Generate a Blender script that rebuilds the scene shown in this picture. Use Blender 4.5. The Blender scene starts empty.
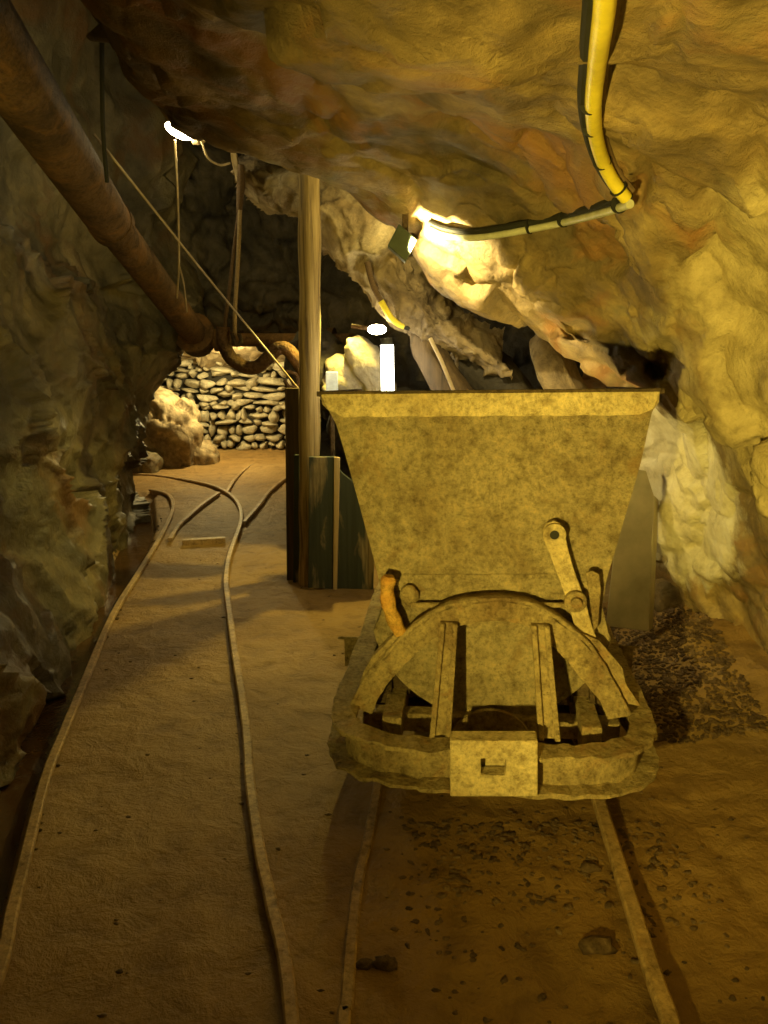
import bpy, bmesh, math, random
import numpy as np
from mathutils import Vector, Matrix, noise as mn
from mathutils.bvhtree import BVHTree
random.seed(7)
S = bpy.context.scene
COL = S.collection
H = 1.45; PITCH = math.radians(12.82); FPX = 800.0
cP, sP = math.cos(PITCH), math.sin(PITCH)
CAM = Vector((0, 0, H))

# ------------------------------------------------------------------ camera
cd = bpy.data.cameras.new('camera'); cam = bpy.data.objects.new('camera', cd); COL.objects.link(cam)
cd.sensor_fit = 'VERTICAL'; cd.sensor_height = 24; cd.lens = FPX/1024*24
cam.location = CAM; cam.rotation_euler = (math.radians(90)-PITCH, 0, 0)
cd.clip_start = .02
S.camera = cam
S.view_settings.view_transform = 'Standard'
try: S.view_settings.look = 'None'
except Exception: pass
S.view_settings.exposure = 0; S.view_settings.gamma = 1; S.view_settings.use_curve_mapping = False

def ray(px, py):
    cx = (px-384)/FPX; cy = (512-py)/FPX
    return Vector((cx, cP+cy*sP, -sP+cy*cP))
def F(px, py, z=0.0):
    d = ray(px, py); return CAM + d*((z-H)/d.z)
def P(px, py, Y):
    d = ray(px, py); return CAM + d*(Y/d.y)
def on_plane(px, py, o, n):
    d = ray(px, py); return CAM + d*((o-CAM).dot(n)/d.dot(n))

# ------------------------------------------------------------------ numpy noise
_rs = np.random.RandomState(3)
_perm = _rs.permutation(512); _perm = np.concatenate([_perm, _perm, _perm])
_g = _rs.normal(size=(512, 3)); _g /= np.linalg.norm(_g, axis=1)[:, None]
def _h(i, j, k):
    return _perm[(_perm[(_perm[i & 511]+j) & 511]+k) & 511]
def perlin(p):
    i = np.floor(p).astype(int); f = p-i; u = f*f*f*(f*(f*6-15)+10)
    out = 0
    for a in (0, 1):
        wx = u[:, 0] if a else 1-u[:, 0]
        for b in (0, 1):
            wy = u[:, 1] if b else 1-u[:, 1]
            for c in (0, 1):
                wz = u[:, 2] if c else 1-u[:, 2]
                g = _g[_h(i[:, 0]+a, i[:, 1]+b, i[:, 2]+c)]
                d = f-np.array([a, b, c])
                out = out + wx*wy*wz*(g*d).sum(1)
    return out*1.5
def fbm(p, o=5, gain=.5):
    v = 0; a = 1; q = p.copy()
    for _ in range(o):
        v = v+a*perlin(q); q = q*2.03+17.3; a *= gain
    return v
def ridged(p, o=4):
    v = 0; a = 1; q = p.copy()
    for _ in range(o):
        v = v+a*(1-2*np.abs(perlin(q))); q = q*2.1+9.1; a *= .5
    return v/2
_cj = _rs.rand(512, 3); _cd = _rs.normal(size=(512, 3)); _cd /= np.linalg.norm(_cd, axis=1)[:, None]
def cells(p):
    """F1, F2 distances and a tilted facet value per cell"""
    i = np.floor(p).astype(int); n = len(p)
    f1 = np.full(n, 9.); f2 = np.full(n, 9.); fac = np.zeros(n)
    for a in (-1, 0, 1):
        for b in (-1, 0, 1):
            for c in (-1, 0, 1):
                h = _h(i[:, 0]+a, i[:, 1]+b, i[:, 2]+c)
                q = p-(i+np.array([a, b, c])+_cj[h]); d = np.sqrt((q*q).sum(1))
                fv = (q*_cd[h]).sum(1)
                near = d < f1
                f2 = np.where(near, f1, np.minimum(f2, d))
                fac = np.where(near, fv, fac); f1 = np.where(near, d, f1)
    return f1, f2, fac
def rock_disp(p, big=.10, facet=.07, fine=.02, fs=2.2, seed=0.):
    p = p+seed
    w = p+.25*np.stack([fbm(p*1.7+5, 3), fbm(p*1.7+31, 3), fbm(p*1.7+57, 3)], 1)
    f1, f2, fac = cells(w*fs*np.array([1, .8, 1.3]))
    g1, g2, gac = cells(w*fs*3.1)
    edge = np.clip((f2-f1)/.25, 0, 1)
    edge2 = np.clip((g2-g1)/.22, 0, 1)
    return big*fbm(p*.9, 3)+facet*(fac*1.1-.35*(1-edge)**2)+facet*.33*(gac-.3*(1-edge2)**2)+fine*fbm(p*9, 4)+fine*.9*ridged(p*5+3, 3)

def catmull(ctrl, n):
    """ctrl (m,...) -> n samples"""
    m = len(ctrl); t = np.linspace(0, m-1, n); i = np.minimum(t.astype(int), m-2); f = t-i
    sh = (n,)+(1,)*(ctrl.ndim-1); f = f.reshape(sh)
    g = lambda k: ctrl[np.clip(k, 0, m-1)]
    p0 = np.where((i-1 < 0).reshape(sh), 2*g(i)-g(i+1), g(i-1)); p1 = g(i); p2 = g(i+1)
    p3 = np.where((i+2 > m-1).reshape(sh), 2*g(i+1)-g(i), g(i+2))
    return .5*((2*p1)+(-p0+p2)*f+(2*p0-5*p1+4*p2-p3)*f*f+(-p0+3*p1-3*p2+p3)*f**3)

# ------------------------------------------------------------------ materials
def new_mat(name):
    m = bpy.data.materials.new(name); m.use_nodes = True
    nt = m.node_tree; nt.nodes.clear()
    out = nt.nodes.new('ShaderNodeOutputMaterial'); b = nt.nodes.new('ShaderNodeBsdfPrincipled')
    nt.links.new(b.outputs[0], out.inputs[0])
    return m, nt, b
def N(nt, t, **k):
    n = nt.nodes.new(t)
    for a, v in k.items():
        if a.startswith('i_'): n.inputs[a[2:].replace('_', ' ')].default_value = v
        else: setattr(n, a, v)
    return n
def ramp(nt, fac, stops):
    r = nt.nodes.new('ShaderNodeValToRGB'); e = r.color_ramp.elements
    while len(e) < len(stops): e.new(.5)
    for k, (p, c) in enumerate(stops):
        e[k].position = p; e[k].color = (*c, 1) if len(c) == 3 else c
    nt.links.new(fac, r.inputs[0]); return r.outputs[0]
def noise_tex(nt, vec, scale, detail=8, rough=.6, dist=0.):
    n = nt.nodes.new('ShaderNodeTexNoise'); n.inputs['Scale'].default_value = scale
    n.inputs['Detail'].default_value = detail; n.inputs['Roughness'].default_value = rough
    n.inputs['Distortion'].default_value = dist
    nt.links.new(vec, n.inputs['Vector']); return n.outputs[0]
def mixc(nt, fac, a, b, mode='MIX'):
    n = nt.nodes.new('ShaderNodeMix'); n.data_type = 'RGBA'; n.blend_type = mode
    for s, v in ((0, fac), (6, a), (7, b)):
        if hasattr(v, 'is_linked'): nt.links.new(v, n.inputs[s])
        elif s == 0: n.inputs[s].default_value = v
        else: n.inputs[s].default_value = (*v, 1)
    return n.outputs[2]
def coords(nt, scale=(1, 1, 1)):
    t = nt.nodes.new('ShaderNodeTexCoord'); mp = nt.nodes.new('ShaderNodeMapping'); mp.inputs['Scale'].default_value = scale
    nt.links.new(t.outputs['Object'], mp.inputs[0]); return mp.outputs[0]
def bump(nt, b, heights, prev=None):
    for h, st, d in heights:
        n = nt.nodes.new('ShaderNodeBump'); n.inputs['Strength'].default_value = st; n.inputs['Distance'].default_value = d
        nt.links.new(h, n.inputs['Height'])
        if prev is not None: nt.links.new(prev, n.inputs['Normal'])
        prev = n.outputs[0]
    nt.links.new(prev, b.inputs['Normal'])

def mat_rock(name, stops, s1=1.6, rough=.75, tint=None, spec=.35, bmp=1.):
    m, nt, b = new_mat(name); v = coords(nt)
    n1 = noise_tex(nt, v, s1, 10, .62, .6); n2 = noise_tex(nt, v, s1*5, 8, .7, .3); n3 = noise_tex(nt, v, s1*24, 6, .7)
    c = ramp(nt, n1, stops)
    c2 = ramp(nt, n2, [(.3, (.45, .42, .36)), (.5, (1, 1, 1)), (.7, (1.25, 1.2, 1.05))])
    c = mixc(nt, .85, c, c2, 'MULTIPLY')
    if tint:
        t1 = ramp(nt, noise_tex(nt, v, s1*.9, 6, .6, 1.2), [(.52, (0, 0, 0)), (.66, (1, 1, 1))])
        c = mixc(nt, t1, c, tint)
    nt.links.new(c, b.inputs['Base Color'])
    b.inputs['Roughness'].default_value = rough; b.inputs['Specular IOR Level'].default_value = spec
    bump(nt, b, [(n2, .5*bmp, .05), (n3, .5*bmp, .012)])
    return m
M = {}
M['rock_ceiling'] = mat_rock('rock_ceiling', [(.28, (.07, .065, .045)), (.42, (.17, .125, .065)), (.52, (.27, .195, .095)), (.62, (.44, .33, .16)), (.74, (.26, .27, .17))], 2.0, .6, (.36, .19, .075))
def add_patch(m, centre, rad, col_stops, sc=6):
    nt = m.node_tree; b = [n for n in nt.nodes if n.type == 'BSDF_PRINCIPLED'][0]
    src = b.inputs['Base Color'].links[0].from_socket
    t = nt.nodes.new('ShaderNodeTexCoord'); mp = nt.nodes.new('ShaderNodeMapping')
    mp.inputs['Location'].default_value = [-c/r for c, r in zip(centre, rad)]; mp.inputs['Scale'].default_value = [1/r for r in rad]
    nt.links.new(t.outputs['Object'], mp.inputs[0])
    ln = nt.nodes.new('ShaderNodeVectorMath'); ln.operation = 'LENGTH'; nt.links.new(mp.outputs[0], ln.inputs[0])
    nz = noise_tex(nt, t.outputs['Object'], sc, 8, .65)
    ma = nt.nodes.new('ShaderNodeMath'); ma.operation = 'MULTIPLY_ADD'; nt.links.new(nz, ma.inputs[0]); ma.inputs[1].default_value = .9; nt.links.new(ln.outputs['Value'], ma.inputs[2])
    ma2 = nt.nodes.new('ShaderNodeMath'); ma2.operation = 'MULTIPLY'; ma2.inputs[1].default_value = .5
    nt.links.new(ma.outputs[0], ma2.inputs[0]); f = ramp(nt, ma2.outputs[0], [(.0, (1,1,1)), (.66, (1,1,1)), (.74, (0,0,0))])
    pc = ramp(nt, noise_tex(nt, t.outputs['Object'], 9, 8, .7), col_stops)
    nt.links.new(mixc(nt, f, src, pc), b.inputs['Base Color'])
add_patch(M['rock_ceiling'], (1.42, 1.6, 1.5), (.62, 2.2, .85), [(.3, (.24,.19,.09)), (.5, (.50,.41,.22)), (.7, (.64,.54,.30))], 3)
add_patch(M['rock_ceiling'], (1.22, 3.38, .74), (.30, .50, .54), [(.3, (.42,.37,.24)), (.5, (.68,.62,.46)), (.7, (.8,.76,.62))])  # pale stone, with the lamplight on this wall painted into its colour
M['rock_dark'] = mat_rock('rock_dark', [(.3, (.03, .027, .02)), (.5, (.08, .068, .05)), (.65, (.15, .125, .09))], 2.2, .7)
M['rock_left'] = mat_rock('rock_left', [(.28, (.045, .042, .028)), (.45, (.12, .10, .055)), (.6, (.22, .18, .10)), (.75, (.36, .29, .16))], 1.6, .5, (.16, .09, .035))
M['rock_pale'] = mat_rock('rock_pale', [(.3, (.3, .26, .2)), (.5, (.55, .5, .4)), (.7, (.72, .68, .58))], 2.5, .85)
M['rock_tan'] = mat_rock('rock_tan', [(.32, (.10, .07, .038)), (.5, (.32, .245, .14)), (.68, (.6, .5, .32))], 3, .8)

# floor
m, nt, b = new_mat('mine_floor'); v = coords(nt)
n1 = noise_tex(nt, v, 1.2, 8, .6, .3); n2 = noise_tex(nt, v, 9, 8, .65, .4); n3 = noise_tex(nt, v, 55, 6, .7)
c = ramp(nt, n1, [(.3, (.2, .12, .04)), (.5, (.32, .20, .07)), (.7, (.40, .27, .11))])
c = mixc(nt, .6, c, ramp(nt, n2, [(.3, (.45, .4, .33)), (.5, (1, 1, 1)), (.75, (1.15, 1.1, 1.0))]), 'MULTIPLY')
nt.links.new(c, b.inputs['Base Color']); b.inputs['Roughness'].default_value = .62
b.inputs['Specular IOR Level'].default_value = .3
n4 = noise_tex(nt, v, 22, 5, .75, .5)
bump(nt, b, [(n2, .6, .04), (n4, .5, .015), (n3, .5, .006)])
M['floor'] = m

def mat_rust(name, base, dark, orange, amt=.5, pit=1., rough=.85, s=1.):
    m, nt, b = new_mat(name); v = coords(nt)
    n1 = noise_tex(nt, v, 3.5*s, 8, .65, .4); n2 = noise_tex(nt, v, 22*s, 8, .7); n3 = noise_tex(nt, v, 7*s, 5, .6, 1)
    vo = nt.nodes.new('ShaderNodeTexVoronoi'); vo.inputs['Scale'].default_value = 75*s; nt.links.new(v, vo.inputs['Vector'])
    c = ramp(nt, n1, [(.32, dark), (.5, base), (.7, tuple(x*1.25 for x in base))])
    c = mixc(nt, .75, c, ramp(nt, n2, [(.32, (.38, .34, .28)), (.5, (.95, .95, .95)), (.7, (1.2, 1.15, 1.05))]), 'MULTIPLY')
    c = mixc(nt, .8, c, ramp(nt, noise_tex(nt, v, 60*s, 5, .8), [(.34, (.5, .44, .33)), (.5, (1, 1, 1)), (.66, (1.3, 1.25, 1.1))]), 'MULTIPLY')
    f = ramp(nt, n3, [(.62-.12*amt, (0, 0, 0)), (.78, (1, 1, 1))])
    c = mixc(nt, f, c, orange)
    nt.links.new(c, b.inputs['Base Color']); b.inputs['Roughness'].default_value = rough
    b.inputs['Specular IOR Level'].default_value = .25
    n4 = noise_tex(nt, v, 60*s, 6, .75)
    bump(nt, b, [(vo.outputs[0], .5*pit, .008), (n4, .9*pit, .008), (n2, .9*pit, .02), (n3, .4*pit, .02)])
    return m
M['rust_tub'] = mat_rust('rust_tub', (.58, .48, .28), (.38, .29, .155), (.46, .29, .12), .45, 2.2)
M['rust_frame'] = mat_rust('rust_frame', (.48, .38, .2), (.26, .18, .09), (.46, .24, .09), .4, 1.3)
M['rust_box'] = mat_rust('rust_box', (.60, .50, .28), (.42, .33, .17), (.5, .36, .16), .3, .7)
M['rust_orange'] = mat_rust('rust_orange', (.62, .38, .1), (.4, .2, .06), (.7, .3, .06), .8, .8)
M['rust_pipe'] = mat_rust('rust_pipe', (.17, .10, .045), (.075, .045, .02), (.30, .15, .045), .8, 1.2, .72, 1.)
M['rail'] = mat_rust('rail_steel', (.44, .31, .16), (.25, .17, .085), (.42, .25, .09), .5, .25, .5)
M['rust_dark'] = mat_rust('rust_dark', (.12, .085, .05), (.05, .04, .03), (.18, .1, .04), .4, 1)

def mat_wood(name, a, bcol, dark, grain=(30, 30, 1.2), paint=None, pf=(.45, .6), rough=.8):
    m, nt, b = new_mat(name); v = coords(nt, grain)
    n1 = noise_tex(nt, v, 1.0, 8, .65, .3); v2 = coords(nt, (6, 6, 1.5)); n2 = noise_tex(nt, v2, 1.5, 6, .6, .4)
    c = ramp(nt, n1, [(.3, dark), (.5, a), (.7, bcol)])
    if paint:
        f = ramp(nt, n2, [(pf[0], (1, 1, 1)), (pf[1], (0, 0, 0))])
        pc = ramp(nt, n1, [(.3, tuple(x*.6 for x in paint)), (.6, paint)])
        c = mixc(nt, f, c, pc)
    nt.links.new(c, b.inputs['Base Color']); b.inputs['Roughness'].default_value = rough
    bump(nt, b, [(n1, .6, .008), (n2, .3, .01)])
    return m
M['post'] = mat_wood('post_wood', (.36, .26, .10), (.54, .41, .18), (.07, .045, .02), (45, 45, 1.5))
M['wood_dark'] = mat_wood('dark_wood', (.10, .065, .03), (.15, .10, .045), (.04, .028, .015))
M['wood_green'] = mat_wood('green_painted_wood', (.3, .24, .13), (.42, .34, .2), (.1, .08, .05), (40, 40, 1.5), (.05, .062, .048), (.52, .62))
M['wood_pale'] = mat_wood('pale_wood', (.5, .38, .2), (.6, .48, .28), (.25, .17, .08))

def mat_plain(name, col, rough=.6, metal=0., emit=None, es=0., var=.25, s=20):
    m, nt, b = new_mat(name); v = coords(nt); n = noise_tex(nt, v, s, 6, .6)
    c = ramp(nt, n, [(.3, tuple(x*(1-var) for x in col)), (.7, tuple(min(1, x*(1+var)) for x in col))])
    nt.links.new(c, b.inputs['Base Color']); b.inputs['Roughness'].default_value = rough; b.inputs['Metallic'].default_value = metal
    if emit: b.inputs['Emission Color'].default_value = (*emit, 1); b.inputs['Emission Strength'].default_value = es
    bump(nt, b, [(n, .2, .004)])
    return m
M['yellow'] = mat_plain('yellow_plastic', (.80, .68, .06), .4, var=.15)
M['black'] = mat_plain('black_rubber', (.015, .015, .012), .8)
M['conduit'] = mat_plain('pale_conduit', (.55, .55, .42), .4)
M['rope'] = mat_plain('rope', (.42, .32, .18), .9, s=120)
M['rope_dark'] = mat_plain('dark_rope', (.14, .09, .05), .9, s=120)
M['wire'] = mat_plain('wire', (.45, .36, .24), .5)
M['sheet'] = mat_plain('grey_sheet_metal', (.46, .41, .26), .5, .05, s=6)
M['tube_on'] = mat_plain('lit_tube', (.9, .9, .85), .4, emit=(1, .95, .75), es=14)
M['bulb_on'] = mat_plain('lit_bulb', (.9, .9, .85), .4, emit=(1, .86, .5), es=60)
M['panel'] = mat_plain('pale_panel', (.7, .8, .85), .5, emit=(.75, .9, 1), es=.12)  # faint glow put into the box material to brighten it
M['stone'] = mat_rock('wall_stone', [(.3, (.3, .26, .18)), (.5, (.5, .44, .31)), (.7, (.66, .6, .44))], 5, .8)
M['mortar'] = mat_plain('stone_gap_earth', (.035, .03, .02), .95)
M['gravel'] = mat_rock('gravel_stone', [(.3, (.07, .045, .025)), (.5, (.17, .11, .06)), (.7, (.33, .23, .13))], 14, .8)
m, nt, b = new_mat('gutter_water')
b.inputs['Base Color'].default_value = (.09, .045, .015, 1); b.inputs['Roughness'].default_value = .12
b.inputs['Specular IOR Level'].default_value = .6
v = coords(nt); bump(nt, b, [(noise_tex(nt, v, 10, 4, .6, .4), .25, .02)])
M['water'] = m

# ------------------------------------------------------------------ object helpers
def tag(o, label=None, cat=None, group=None, kind=None):
    if label: o['label'] = label
    if cat: o['category'] = cat
    if group: o['group'] = group
    if kind: o['kind'] = kind
    return o
def empty(name, loc, label, cat, group=None):
    o = bpy.data.objects.new(name, None); COL.objects.link(o); o.location = loc
    o.empty_display_size = .1
    return tag(o, label, cat, group)
def wloc(o):
    v = Vector((0, 0, 0))
    while o is not None: v += Vector(o.location); o = o.parent
    return v
def link_mesh(name, verts, faces, mat, parent=None, smooth=True, loc=None):
    """verts are world coordinates"""
    verts = [Vector(v) for v in verts]
    base = wloc(parent)
    if loc is None:
        loc = base if parent else Vector((sum(v.x for v in verts)/len(verts), sum(v.y for v in verts)/len(verts), min(v.z for v in verts)))
    loc = Vector(loc)
    me = bpy.data.meshes.new(name)
    me.from_pydata([v-loc for v in verts], [], faces); me.update()
    bm = bmesh.new(); bm.from_mesh(me); bmesh.ops.recalc_face_normals(bm, faces=bm.faces); bm.to_mesh(me); bm.free()
    if smooth:
        for p in me.polygons: p.use_smooth = True
    me.materials.append(mat if not isinstance(mat, str) else M[mat])
    o = bpy.data.objects.new(name, me); COL.objects.link(o)
    o.location = loc-base
    if parent: o.parent = parent
    return o
def sharp(o, ang=35):
    me = o.data
    me.update()
    bm = bmesh.new(); bm.from_mesh(me)
    for e in bm.edges:
        if len(e.link_faces) == 2 and e.calc_face_angle(0) > math.radians(ang): e.smooth = False
    bm.to_mesh(me); bm.free(); return o
def bevel(o, w=.003, seg=2):
    md = o.modifiers.new('bevel', 'BEVEL'); md.width = w; md.segments = seg; md.limit_method = 'ANGLE'; md.angle_limit = math.radians(40)
    md.harden_normals = False
    return o

class MB:
    def __init__(s): s.v = []; s.f = []
    def add(s, v, f):
        k = len(s.v); s.v += [Vector(x) for x in v]; s.f += [tuple(i+k for i in q) for q in f]; return s
    def hexa(s, c):   # 8 corners: bottom 4 ccw, top 4 ccw
        return s.add(c, [(0, 3, 2, 1), (4, 5, 6, 7), (0, 1, 5, 4), (1, 2, 6, 5), (2, 3, 7, 6), (3, 0, 4, 7)])
    def box(s, o, ex, ey, ez):  # centre and half-vectors
        o, ex, ey, ez = map(Vector, (o, ex, ey, ez))
        return s.hexa([o-ex-ey-ez, o+ex-ey-ez, o+ex+ey-ez, o-ex+ey-ez, o-ex-ey+ez, o+ex-ey+ez, o+ex+ey+ez, o-ex+ey+ez])
    def tube(s, path, r, n=12, caps=True, wob=0., closed=False):
        path = [Vector(p) for p in path]; m = len(path); rr = r if isinstance(r, (list, tuple)) else [r]*m
        k0 = len(s.v); up = None
        for i, p in enumerate(path):
            if closed: t = (path[(i+1) % m]-path[i-1]).normalized()
            else: t = (path[min(i+1, m-1)]-path[max(i-1, 0)]).normalized()
            if up is None:
                up = Vector((0, 0, 1)) if abs(t.z) < .9 else Vector((1, 0, 0))
            a = t.cross(up).normalized(); bb = a.cross(t).normalized(); up = bb
            for k in range(n):
                an = 2*math.pi*k/n; w = 1+(wob*mn.noise((p+Vector((math.cos(an), math.sin(an), 0))*.6)*3) if wob else 0)
                s.v.append(p+(a*math.cos(an)+bb*math.sin(an))*rr[i]*w)
        rng = m if closed else m-1
        for i in range(rng):
            j = (i+1) % m
            for k in range(n):
                q = (k+1) % n
                s.f.append((k0+i*n+k, k0+i*n+q, k0+j*n+q, k0+j*n+k))
        if caps and not closed:
            s.f.append(tuple(k0+k for k in range(n))[::-1]); s.f.append(tuple(k0+(m-1)*n+k for k in range(n)))
        return s
    def sweep(s, path, prof, up=Vector((0, 0, 1)), closed=False, caps=True):
        """prof: list of (side, up) points, closed polygon"""
        path = [Vector(p) for p in path]; m = len(path); n = len(prof); k0 = len(s.v)
        for i, p in enumerate(path):
            if closed: t = (path[(i+1) % m]-path[i-1]).normalized()
            else: t = (path[min(i+1, m-1)]-path[max(i-1, 0)]).normalized()
            a = t.cross(up).normalized(); bb = a.cross(t).normalized()
            for (u, w) in prof: s.v.append(p+a*u+bb*w)
        for i in range(m if closed else m-1):
            j = (i+1) % m
            for k in range(n):
                q = (k+1) % n
                s.f.append((k0+i*n+k, k0+i*n+q, k0+j*n+q, k0+j*n+k))
        if caps and not closed:
            s.f.append(tuple(k0+k for k in range(n))[::-1]); s.f.append(tuple(k0+(m-1)*n+k for k in range(n)))
        return s
    def prism(s, pts, d):    # polygon of world points, extruded by vector d
        n = len(pts); d = Vector(d); pts = [Vector(p) for p in pts]
        return s.add(pts+[p+d for p in pts], [tuple(range(n))[::-1], tuple(range(n, 2*n))]+[(i, (i+1) % n, n+(i+1) % n, n+i) for i in range(n)])
    def disc(s, c, ax, r, h, n=24, hole=0.):
        c = Vector(c); ax = Vector(ax).normalized(); a = ax.orthogonal().normalized(); bb = ax.cross(a)
        k0 = len(s.v); rings = [(r, -h/2), (r, h/2)]+([(hole, h/2), (hole, -h/2)] if hole else [])
        for rad, z in rings:
            for k in range(n):
                an = 2*math.pi*k/n; s.v.append(c+a*math.cos(an)*rad+bb*math.sin(an)*rad+ax*z)
        nr = len(rings)
        for i in range(nr if hole else 1):
            j = (i+1) % nr
            for k in range(n):
                q = (k+1) % n; s.f.append((k0+i*n+k, k0+i*n+q, k0+j*n+q, k0+j*n+k))
        if not hole:
            s.f.append(tuple(k0+k for k in range(n))[::-1]); s.f.append(tuple(k0+n+k for k in range(n)))
        return s
    def ball(s, c, r, sc=(1, 1, 1), n=10, jit=0., rot=None):
        c = Vector(c); k0 = len(s.v); m = n//2+1
        for i in range(m+1):
            th = math.pi*i/m
            for k in range(n):
                ph = 2*math.pi*k/n
                v = Vector((math.sin(th)*math.cos(ph)*sc[0], math.sin(th)*math.sin(ph)*sc[1], math.cos(th)*sc[2]))
                if rot: v = rot @ v
                w = 1+(jit*mn.noise(v*1.7+c*13) if jit else 0)
                s.v.append(c+v*r*w)
        for i in range(m):
            for k in range(n):
                q = (k+1) % n; s.f.append((k0+i*n+k, k0+i*n+q, k0+(i+1)*n+q, k0+(i+1)*n+k))
        return s
    def build(s, name, mat, parent=None, smooth=True, label=None, bev=0., sh=35, loc=None):
        o = link_mesh(name, s.v, s.f, mat, parent, smooth, loc)
        if smooth: sharp(o, sh)
        if bev: bevel(o, bev)
        if label: o['label'] = label
        return o
def spline(pts, n=40):
    a = np.array([list(p) for p in pts], float)
    return [Vector(x) for x in catmull(a, n)]
def roughen(o, amp=.004, freq=25., cuts=0):
    """worn, rusted-away surface: displace vertices of a mesh with noise"""
    me = o.data
    for v in me.vertices:
        p = v.co*freq; v.co += Vector((mn.noise(p), mn.noise(p+Vector((9, 3, 1))), mn.noise(p+Vector((4, 7, 5)))))*amp
    me.update(); return o

# ------------------------------------------------------------------ rock sheets
def sheet(name, ctrl, nu, nv, mat, big=.06, facet=.06, fine=.015, fs=2.2, seed=0., flip=1, post=None, layered=0.):
    """ctrl[row][col] world points"""
    c = np.array(ctrl, float)
    c = catmull(c, nu); c = np.swapaxes(catmull(np.swapaxes(c, 0, 1), nv), 0, 1)
    du = np.gradient(c, axis=0); dv = np.gradient(c, axis=1)
    nrm = np.cross(du, dv); nrm /= (np.linalg.norm(nrm, axis=2)[..., None]+1e-9)
    p = c.reshape(-1, 3); d = rock_disp(p, big, facet, fine, fs, seed)
    p = p+flip*nrm.reshape(-1, 3)*d[:, None]
    if post is not None: p = post(p)
    idx = np.arange(nu*nv).reshape(nu, nv)
    f = np.stack([idx[:-1, :-1], idx[1:, :-1], idx[1:, 1:], idx[:-1, 1:]], -1).reshape(-1, 4)
    me = bpy.data.meshes.new(name); me.from_pydata(p.tolist(), [], f.tolist()); me.update()
    for q in me.polygons: q.use_smooth = True
    me.materials.append(M[mat]); o = bpy.data.objects.new(name, me); COL.objects.link(o)
    o['kind'] = 'structure'
    bvh = BVHTree.FromPolygons([Vector(x) for x in p.tolist()], f.tolist())
    return o, bvh

# roof and right-hand side of the heading, cross-sections along Y
SEC = [
 (-1.2, [(-.7,3.1),(-.62,2.45),(-.4,2.25),(0,2.15),(.4,2.15),(.75,2.05),(1.0,1.8),(1.12,1.4),(1.18,1.0),(1.18,.6),(1.15,.2),(1.15,-.25)]),
 (0.2, [(-.7,3.0),(-.62,2.45),(-.4,2.2),(0,2.1),(.4,2.08),(.75,1.98),(1.0,1.72),(1.1,1.4),(1.15,1.0),(1.18,.6),(1.12,.2),(1.12,-.25)]),
 (1.0, [(-.75,3.0),(-.66,2.42),(-.42,2.14),(0,2.04),(.4,2.02),(.75,1.93),(1.0,1.66),(1.08,1.35),(1.15,1.0),(1.2,.6),(1.18,.2),(1.18,-.25)]),
 (1.7, [(-.8,3.0),(-.69,2.4),(-.45,2.12),(0,2.03),(.4,1.99),(.75,1.86),(.99,1.6),(1.09,1.3),(1.18,1.0),(1.26,.6),(1.25,.2),(1.25,-.25)]),
 (2.3, [(-.85,3.2),(-.78,2.26),(-.5,2.13),(0,2.03),(.4,1.97),(.72,1.82),(.98,1.56),(1.12,1.28),(1.22,.98),(1.33,.6),(1.35,.2),(1.35,-.25)]),
 (2.8, [(-.95,3.2),(-.86,2.27),(-.5,2.15),(0,2.02),(.35,1.93),(.68,1.74),(.96,1.48),(1.14,1.2),(1.28,.9),(1.4,.5),(1.47,.2),(1.5,-.25)]),
 (3.2, [(-.95,3.2),(-.8,2.36),(-.42,2.09),(0,1.95),(.3,1.80),(.6,1.61),(.9,1.38),(1.12,1.12),(1.26,.82),(1.36,.5),(1.52,.2),(1.6,-.25)]),
 (3.6, [(-1.0,3.1),(-.7,2.5),(-.4,2.3),(.04,1.84),(.27,1.62),(.6,1.47),(.9,1.25),(1.12,1.04),(1.2,.8),(1.26,.5),(1.42,.2),(1.5,-.25)]),
 (3.95,[(-.9,3.3),(-.6,2.9),(-.3,2.7),(.1,2.15),(.45,1.85),(.75,1.65),(1.0,1.4),(1.06,1.12),(1.05,.82),(1.08,.5),(1.2,.2),(1.25,-.25)]),
 (4.2, [(-.8,3.6),(-.5,3.5),(-.1,3.4),(.3,3.1),(.7,2.7),(1.0,2.0),(1.02,1.5),(.95,1.15),(.9,.85),(.92,.5),(1.0,.2),(1.0,-.25)]),
]
ceil_o, ceil_b = sheet('ceiling', [[(x, y, z) for x, z in s] for y, s in SEC], 330, 300, 'rock_ceiling', .11, .06, .009, 1.35, 3.1)

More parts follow.
